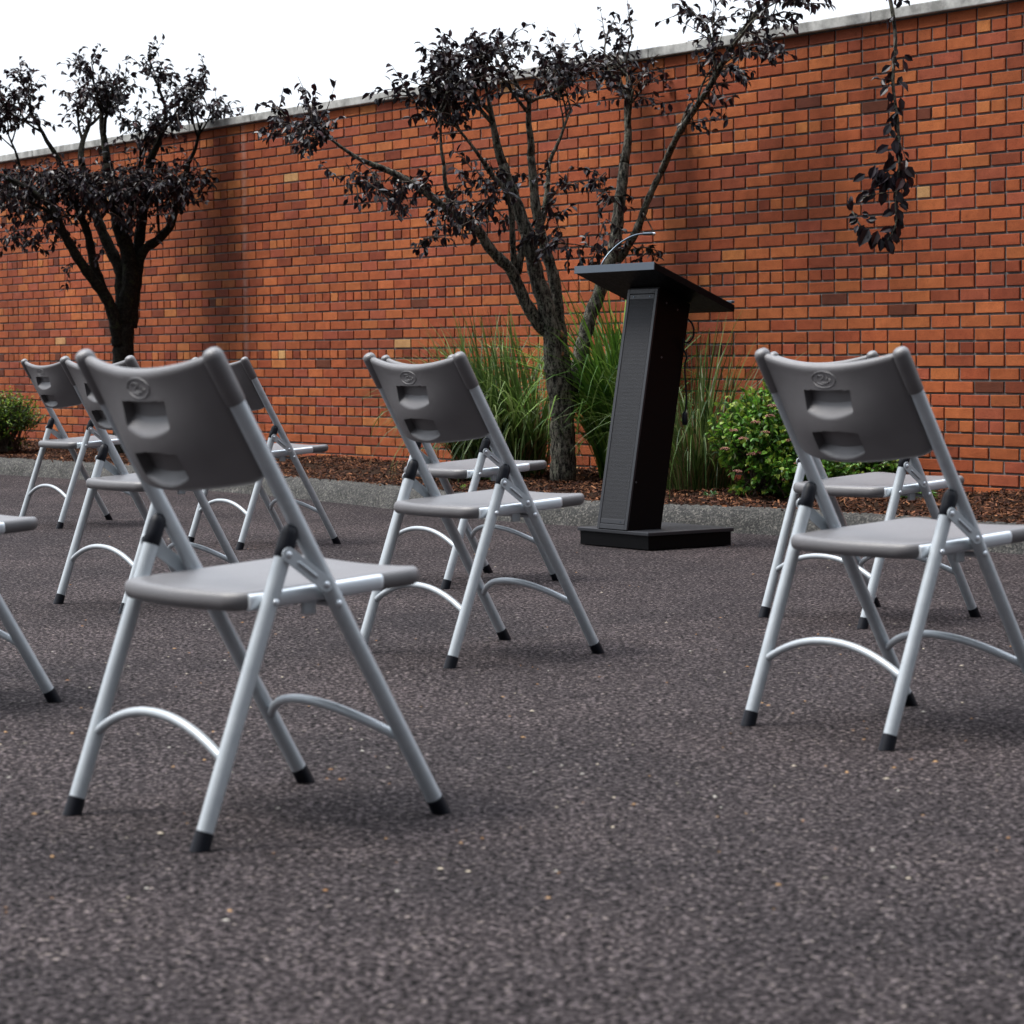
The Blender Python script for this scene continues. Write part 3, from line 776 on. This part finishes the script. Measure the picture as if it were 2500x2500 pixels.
limb(T2, [(1336, 597), (1370, 594), (1410, 598), (1450, 605), (1475, 602)], Y2+.02, Y2, 4, 2, 'branch', 10)
# limbs carrying the crown above
for (u, v, Y, d_, L, r_) in ((1228, 402, Y2-.1, (-.35, 0, 1), .36, .028), (1296, 382, Y2, (.1, -.2, 1), .38, .024), (1524, 402, Y2+.35, (.1, .1, 1), .42, .03), (1620, 412, Y2+.2, (.5, -.1, .9), .40, .017), (900, 398, Y2-.5, (-.8, -.1, .35), .26, .014), (1084, 402, Y2-.4, (-.1, -.1, 1), .3, .011), (1340, 402, Y2+.1, (.3, .2, 1), .34, .013), (1185, 402, Y2-.3, (-.5, -.3, .8), .3, .012)):
    grow(lb, sb, bb, at(u, v, Y)-base2, Vector(d_), L, r_, 2, .052, .8, .2)
# long limb reaching right and its hanging spray
arm = [(1615, 418), (1655, 330), (1730, 215), (1790, 110), (1870, 5), (1960, -80), (2060, -120), (2130, -95), (2168, -20), (2186, 90), (2180, 200), (2192, 300), (2196, 400), (2192, 440), (2186, 500), (2190, 540), (2176, 575), (2155, 597), (2128, 590), (2108, 562), (2093, 540), (2080, 515)]
Q = limb(T2, arm, Y2+.2, 11.9, 18, 4, 'branch', 90, .06, 8, 3.0)
for (u, v, Y, d_) in ((1700, 262, 13.5, (.3, -.1, 1)), (1790, 110, 12.9, (.6, -.1, .8)), (1750, 180, 13.2, (-.4, -.1, 1))):
    grow(lb, sb, bb, at(u, v, Y)-base2, Vector(d_), .26, .008, 1, .052, .8, .2)
for i_ in list(range(10, 44, 2))+list(range(46, 74, 3)):
    for _ in range(2 if i_ < 44 else 1): twig(lb, sb, Q[i_], rv3()+Vector((.1, -.2, .3 if i_ < 44 else -.4)), rng.uniform(.1, .26) if i_ < 44 else rng.uniform(.06, .13), 8 if i_ < 44 else 5, .052)
for i_, d_ in ((20, (.7, -.2, .5)), (30, (.8, -.1, .4))):
    grow(lb, sb, bb, Q[i_], Vector(d_), .24, .006, 1, .052, .7, .1)
def big(u, v, du, dv, Lpx, Y=11.9, w_=.6):
    k = FPX/Y; p = at(u, v, Y)-base2
    leaf(lb, p, Vector((du, rng.normal(0, .2), -dv)), Vector((rng.normal(0, .5), -1, rng.normal(.3, .3))), Lpx/k, Lpx/k*w_, plum_col(), rng.uniform(.05, .25), rng.uniform(0, .2))
for (u, v, du, dv, Lp) in ((2135, 418, -.5, .9, 34), (2150, 425, .1, 1, 42), (2165, 440, -.3, 1, 44), (2175, 440, .4, 1, 40), (2205, 420, .6, .9, 36), (2220, 440, .2, 1, 36), (2215, 455, -.3, 1, 36), (2160, 470, -.1, 1, 44), (2150, 445, -.8, .6, 34), (2185, 470, .4, 1, 38), (2140, 470, -.6, .8, 32),
        (2190, 500, -.5, .8, 34), (2186, 478, .5, .8, 34), (2195, 505, .7, .6, 30), (2185, 520, -.8, .5, 32), (2190, 520, .1, 1, 34), (2185, 545, .6, .8, 32), (2188, 555, .1, 1, 34), (2175, 560, -.8, .6, 32), (2180, 575, .4, .9, 32), (2170, 575, -.1, 1, 36),
        (2165, 585, .5, .8, 44), (2155, 590, .1, 1, 34), (2140, 578, -.1, 1, 42), (2125, 585, .1, 1, 28), (2118, 565, -.1, 1, 46), (2112, 560, -.5, .9, 34), (2100, 560, -.1, .4, 22), (2115, 545, .6, .1, 26), (2095, 540, -.8, .7, 26), (2090, 530, -1, .1, 26), (2085, 520, -.6, -.6, 24), (2080, 515, .1, -1, 20), (2105, 530, 1, .1, 24), (2200, 540, .3, 1, 24), (2175, 610, .2, 1, 20),
        (2125, 478, -1, .3, 30), (2110, 480, -.9, .8, 30), (2120, 486, -.5, 1, 24)):
    for _ in range(2): big(u+rng.normal(0, 3), v-8+rng.normal(0, 3), du+rng.normal(0, .15), dv+rng.normal(0, .15), Lp*rng.uniform(.85, 1.1))
for _ in range(26):
    big(2172+rng.normal(0, 26), 418+rng.normal(0, 20), rng.normal(0, .6), .9, rng.uniform(26, 40))
for v_ in range(120, 400, 13):
    big(2188+rng.normal(0, 10), v_, rng.normal(0, .8), .9, rng.uniform(24, 38))
limb(T2, [(2190, 468), (2150, 472), (2120, 478), (2104, 486)], 11.9, 11.85, 3.5, 2, 'branch', 8, .0, 6)
mb = lb; lb.build('crown', M_PLUM, T2); sb.build('twigs', M_STEM, T2)['kind'] = 'stuff'; bb.build('crown_limbs', M_BARK, T2, smooth=True)['kind'] = 'stuff'

# ------------------------------------------------------------------ left tree
Y1 = 18.5
T1 = thing('plum_tree', 'dark leaved tree with vase shaped bare trunk at the left, behind the nearest chairs', 'tree', tuple(at(303, 1108, Y1)), 0, 'purple leaved trees along the wall')
base1 = Vector(T1.location)
limb(T1, [(305, 1112), (303, 1040), (300, 960), (299, 900), (301, 850), (303, 810), (305, 780), (308, 740), (318, 690), (316, 640), (308, 600), (292, 560), (284, 510), (272, 450), (262, 400)], Y1, Y1, 62, 26, 'trunk', 60, .05, 18)
limb(T1, [(290, 842), (282, 790), (268, 745), (250, 712), (236, 694), (220, 673), (205, 652), (189, 629), (170, 595), (154, 567), (140, 535), (119, 501), (80, 470), (30, 440), (-10, 425)], Y1-.03, Y1-.5, 34, 12, 'branch', 50, .06)
limb(T1, [(262, 735), (250, 706), (240, 676), (230, 646), (222, 610), (216, 576), (206, 548), (198, 532), (184, 490), (160, 440), (150, 400)], Y1-.05, Y1-.2, 26, 13, 'branch', 34, .06)
limb(T1, [(302, 790), (299, 743), (296, 700), (295, 664), (280, 630), (264, 598), (250, 566), (236, 530), (225, 500), (210, 440), (200, 400)], Y1-.02, Y1+.2, 36, 18, 'branch', 38, .06)
limb(T1, [(318, 800), (322, 750), (325, 710), (330, 664), (336, 620), (341, 575), (347, 530), (354, 490), (360, 444), (365, 400)], Y1+.03, Y1+.1, 36, 20, 'branch', 38, .06)
limb(T1, [(322, 760), (332, 700), (338, 650), (346, 622), (360, 603), (385, 586), (402, 568), (414, 555), (424, 528), (432, 500), (442, 475), (452, 440), (458, 400)], Y1+.05, Y1-.1, 30, 13, 'branch', 42, .06)
limb(T1, [(292, 600), (306, 570), (314, 545), (320, 510), (330, 470)], Y1, Y1-.2, 17, 11, 'branch', 18)
limb(T1, [(388, 568), (386, 530), (384, 490), (386, 440)], Y1-.05, Y1-.1, 7, 5, 'branch', 12)
limb(T1, [(142, 535), (110, 512), (70, 492), (20, 476)], Y1-.3, Y1-.5, 9, 5, 'branch', 14)
limb(T1, [(200, 540), (170, 525), (150, 530), (110, 540)], Y1-.2, Y1-.4, 6, 4, 'branch', 12)
lb, sb, bb = MB(), MB(), MB()
for (u, v, ru, rv_, n_) in ((60, 450, 80, 35, 60), (170, 440, 80, 30, 64), (280, 440, 80, 30, 62), (390, 432, 80, 22, 50), (470, 424, 50, 12, 12), (60, 500, 70, 28, 36), (110, 545, 55, 24, 20), (40, 560, 40, 22, 12), (70, 575, 30, 14, 6), (215, 490, 60, 28, 26), (310, 490, 60, 22, 24), (420, 470, 30, 26, 14), (370, 540, 16, 26, 6), (255, 520, 18, 18, 5), (180, 645, 8, 6, 2), (245, 610, 10, 14, 3), (445, 470, 18, 14, 7), (5, 480, 30, 30, 12)):
    cluster(lb, sb, base1, u, v, Y1-.2, ru, rv_, int(n_*1.35) if v < 475 else max(2, int(n_*.75)), .055, L=.2)
for (u, v, d_, L, r_) in ((262, 402, (0, 0, 1), .42, .035), (150, 402, (-.4, -.2, 1), .42, .022), (200, 402, (-.2, .3, 1), .42, .028), (365, 402, (.3, 0, 1), .42, .032), (458, 402, (.5, -.1, .8), .34, .018), (-10, 425, (-.8, 0, .5), .42, .018), (60, 440, (-.4, -.2, .9), .36, .014), (330, 470, (.2, -.3, .8), .34, .016)):
    grow(lb, sb, bb, at(u, v, Y1)-base1, Vector(d_), L, r_, 2, .055, .9, .25)
lb.build('crown', M_PLUM, T1); sb.build('twigs', M_STEM, T1)['kind'] = 'stuff'; bb.build('crown_limbs', M_BARK2, T1, smooth=True)['kind'] = 'stuff'

# ------------------------------------------------------------------ grasses
def blade(mb, p, az, H, lean, wdt, c, c2, bend=1.0, kink=None):
    n = 9; d = Vector((math.cos(az), math.sin(az), 0)); s = Vector((-math.sin(az), math.cos(az), 0))
    tw = rng.uniform(-.8, .8); s = (s*math.cos(tw)+d*math.sin(tw)).normalized()
    vs = []; ang0 = R(90)-lean*.35
    q = p.copy(); st = H/n
    for i in range(n+1):
        x = i/n; w_ = wdt*(.55+.45*math.sin(min(1, x*1.6)*math.pi/2))*(1-x**3*.97)
        vs += [q-s*w_*.5, q+Vector((0, 0, -w_*.12)), q+s*w_*.5]
        ang = ang0-(lean*1.5)*x**1.6*bend
        if kink and x > kink[0]: ang -= kink[1]
        q = q+(d*math.cos(ang)+Vector((0, 0, 1))*math.sin(ang))*st
    b0_ = len(mb.v)
    cols = []
    for i in range(n+1): cols += [c2, c, c2]
    mb.v += [tuple(v) for v in vs]; mb.c += cols
    for i in range(n):
        for k in range(2): mb.f.append((b0_+i*3+k, b0_+i*3+k+1, b0_+i*3+k+4, b0_+i*3+k+3))

def grass(label, u, v, Y, n, H, spread, wdt, greens, edge, lean=(.1, .9), dry=60, zb=.15, az0=None, azs=1.0):
    o = thing('ornamental_grass', label, 'grass clump', tuple(at(u, v, Y)), 0, 'ornamental grass clumps in the bed')
    o.location.z = zb
    mb = MB()
    for k in range(n):
        a_ = rng.uniform(0, 6.28); r_ = spread*math.sqrt(rng.random())
        p = Vector((r_*math.cos(a_), r_*math.sin(a_)*.8, 0)); az = a_+rng.normal(0, .6) if az0 is None else az0+rng.normal(0, azs)
        c = greens[int(rng.integers(len(greens)))]; f = rng.uniform(.6, 1.35); c = (c[0]*f, c[1]*f, c[2]*f, 1)
        e = (c[0]*edge[0], c[1]*edge[1], c[2]*edge[2], 1) if rng.random() < .75 else c
        h = H*rng.uniform(.45, 1.08); ln = rng.uniform(*lean)
        kk = (rng.uniform(.35, .8), rng.uniform(.3, 1.5)) if rng.random() < .38 else None
        blade(mb, p, az, h, ln, wdt*rng.uniform(.6, 1.2), c, e, 1, kk)
    mb.build('blades', M_BLADE, o)
    mb = MB()
    for k in range(dry):
        a_ = rng.uniform(0, 6.28); r_ = spread*math.sqrt(rng.random()); f = rng.uniform(.5, 1.2)
        p = Vector((r_*math.cos(a_), r_*math.sin(a_)*.8, 0)); c = (.20*f, .125*f, .065*f, 1)
        blade(mb, p, a_, H*rng.uniform(.15, .6), rng.uniform(.1, 1.1), wdt*.7, c, c)
    mb.build('dry_blades', M_BLADE, o)
    return o
G1 = [(.060, .115, .024), (.085, .155, .032), (.035, .075, .018), (.12, .18, .055)]
G2 = [(.075, .20, .026), (.12, .27, .034), (.045, .13, .02), (.18, .33, .055)]
grass('dense striped grass clump with pale edged blades left of the forked trunk', 1228, 1148, 14.4, 1500, 1.0, .25, .014, G1, (2.3, 1.9, 2.1), (.1, 1.5), 160, .15, 2.9, 1.0)
grass('tall bright green grass clump between the forked trunk and the lectern', 1520, 1160, 14.10, 750, 1.22, .13, .019, G2, (1.35, 1.15, 1.25), (.15, 1.15), 40, .15, 2.6, 1.5)
grass('loose thin grass clump rising behind the right side of the lectern column', 1705, 1180, 13.0, 420, .98, .18, .0095, [(c_[0]*.6, c_[1]*.65, c_[2]*.6) for c_ in G1], (2.4, 1.9, 2.2), (.1, 1.6), 170)

# tiny seeds, flakes and grit lying on the asphalt
mb = MB()
for k in range(420):
    y = rng.uniform(3.6, 14); x = rng.uniform(-.24, .24)*y
    if k < 240: y = rng.uniform(3.6, 8); x = rng.uniform(-.24, .24)*y
    if x*.55+y > 12.0: continue
    r_ = rng.uniform(.0015, .0045); a_ = rng.uniform(0, 6.28)
    c = [(.34, .20, .10), (.25, .13, .06), (.42, .36, .28), (.16, .14, .12), (.30, .28, .25)][int(rng.integers(5))]
    ca, sa = math.cos(a_), math.sin(a_)
    q = [(-1.6*r_, -.6*r_), (.4*r_, -r_), (1.7*r_, .1*r_), (.2*r_, .9*r_)]
    v_ = [(x+px*ca-py*sa, y+px*sa+py*ca, .0015+rng.uniform(0, .001)) for px, py in q]
    mb.add(v_+[(x, y, .0015+r_*.8)], [(0, 1, 4), (1, 2, 4), (2, 3, 4), (3, 0, 4)], (*c, 1))
lit = mb.build('leaf_litter', M_CHIP); lit['kind'] = 'stuff'; lit['label'] = 'tiny tan flakes and grit scattered on the asphalt'; lit['category'] = 'litter'

# ------------------------------------------------------------------ shrubs
def shrub(name, label, cat, u, v, Y, blobs, nleaf, size, cols, group=None, zb=.15, flowers=None, fl_label=None):
    o = thing(name, label, cat, tuple(at(u, v, Y)), 0, group); o.location.z = zb
    lb, sb = MB(), MB(); base = Vector(o.location)
    tot = sum(b_[6] for b_ in blobs)
    for (bx, by, bz, rx, ry, rz, wgt) in blobs:
        nst = int(nleaf*wgt/tot/9)
        for k in range(nst):
            d = rv3(); d.z = abs(d.z) if rng.random() < .75 else d.z
            r_ = rng.uniform(.55, 1.05)
            tip = Vector((bx+d.x*rx*r_, by+d.y*ry*r_, max(.02, bz+d.z*rz*r_)))
            root_ = Vector((bx*.75+rng.normal(0, .05), by*.75+rng.normal(0, .05), 0))
            mid = root_.lerp(tip, .6)+Vector((0, 0, .06*rz))
            st = tip-(tip-mid).normalized()*min(.16, (tip-mid).length)
            if k % 3 == 0: sb.tube([root_, mid, tip], [.004, .0028, .0014], 5)
            else: sb.tube([st, tip], [.0022, .0012], 4)
            ax = (tip-st).normalized(); ax = (ax+Vector((d.x, d.y, .35))*.5).normalized()
            for q in range(9):
                x = q/8; p = st.lerp(tip, x)
                ld = (ax*rng.uniform(.2, .8)+rv3()*.75)
                c = cols[int(rng.integers(len(cols)))]
                f = rng.uniform(.65, 1.3)
                if x > .8 and rng.random() < .5: c = (.20, .27, .035)
                leaf(lb, p, ld, Vector((0, 0, 1))+rv3()*.55, size*rng.uniform(.6, 1.15)*(1.1-.35*x), size*.52*rng.uniform(.8, 1.15), (c[0]*f, c[1]*f, c[2]*f, 1), rng.uniform(.1, .35), rng.uniform(0, .35))
    lb.build('foliage', M_GREEN, o); sb.build('stems', M_STEM, o)
    if flowers:
        for (x, y, z) in flowers:
            fb = MB()
            for k in range(46):
                d = rv3(); p = Vector((x, y, z))+Vector((d.x*.024, d.y*.024, abs(d.z)*.012)); s_ = rng.uniform(.002, .0042)
                c = [(.20, .075, .045), (.28, .12, .08), (.12, .05, .03), (.33, .16, .13)][int(rng.integers(4))]
                fb.add([p+Vector(v_)*s_ for v_ in ((1, 0, 0), (-1, 0, 0), (0, 1, 0), (0, -1, 0), (0, 0, 1), (0, 0, -1))],
                       [(0,2,4),(2,1,4),(1,3,4),(3,0,4),(2,0,5),(1,2,5),(3,1,5),(0,3,5)], (*c, 1))
            fb.build('flower_head', M_FLOWER, o)
    return o
GS = [(.07, .19, .025), (.11, .27, .032), (.16, .34, .04), (.04, .11, .02), (.20, .38, .045), (.09, .21, .04)]
fl = []
for (u, v) in ((1880, 1025), (1845, 1040), (1868, 1065), (1850, 1115), (1835, 1118), (1770, 1105), (1905, 1170), (1920, 1180), (1950, 1140), (1815, 1080), (1885, 1000), (1990, 1120), (2035, 1135), (1790, 1060), (2020, 1100), (1930, 1085), (1800, 1160)):
    fl.append((u, v))
SY = 12.55
sb0 = at(1900, 1225, SY); 
floc = []
for (u, v) in fl:
    p = at(u, v, SY-.42+rng.uniform(0, .12)); floc.append((p.x-sb0.x, p.y-sb0.y, p.z-.135))
shrub('spirea_shrub', 'bright green leafy shrub with pinkish brown flower heads, right of the lectern', 'shrub', 1900, 1225, SY,
      [(.02, -.05, .22, .34, .30, .33, 1.5), (-.12, -.08, .26, .26, .26, .30, 1.1), (.38, .02, .16, .32, .30, .22, 1.0), (.12, -.25, .10, .28, .22, .18, .8), (-.02, .0, .38, .22, .22, .22, .7), (.60, .05, .12, .14, .2, .14, .25)], 11500, .048, GS, flowers=floc)
shrub('box_shrub', 'small round shrub with yellow green tips at the far left by the wall', 'shrub', 18, 1095, 19.3,
      [(0, 0, .24, .30, .30, .26, 1), (-.15, .05, .22, .22, .26, .24, .6)], 5200, .032, [(.03, .08, .015), (.06, .14, .02), (.15, .28, .03), (.24, .36, .04), (.03, .07, .015)])
# little weeds in the mulch
def weed(label, u, v, Y, n, size, cols):
    o = thing('weed', label, 'weed', tuple(at(u, v, Y)), 0, 'small weeds in the mulch'); o.location.z = .135
    lb, sb = MB(), MB()
    for k in range(n):
        a_ = rng.uniform(0, 6.28); d = Vector((math.cos(a_), math.sin(a_), rng.uniform(.3, 1.2))).normalized(); t_ = d*size*rng.uniform(.6, 1.3)
        sb.tube([Vector((0, 0, 0)), t_], [.0012, .0008], 4)
        c = cols[int(rng.integers(len(cols)))]
        for q in range(2): leaf(lb, t_*rng.uniform(.7, 1), d+rv3()*.6, Vector((0, 0, 1))+rv3()*.3, size*.7, size*.33, (*c, 1), .2, .2)
    lb.build('leaves', M_GREEN, o); sb.build('stems', M_STEM, o)
weed('tiny dark green weed in the mulch in front of the leafy shrub', 1733, 1228, 12.35, 14, .035, [(.03, .09, .02), (.05, .13, .03)])
weed('yellow green seedling in the mulch at the left foot of the leafy shrub', 1805, 1212, 12.5, 12, .05, [(.14, .26, .03), (.08, .2, .03)])
weed('tiny bright seedling in the mulch behind the middle chair seat', 1131, 1182, 13.4, 7, .022, [(.16, .28, .03)])
weed('low leafy sprigs beside the wall to the right of the leafy shrub', 2235, 1215, 11.9, 40, .075, [(.05, .15, .02), (.10, .22, .03), (.03, .09, .015)])
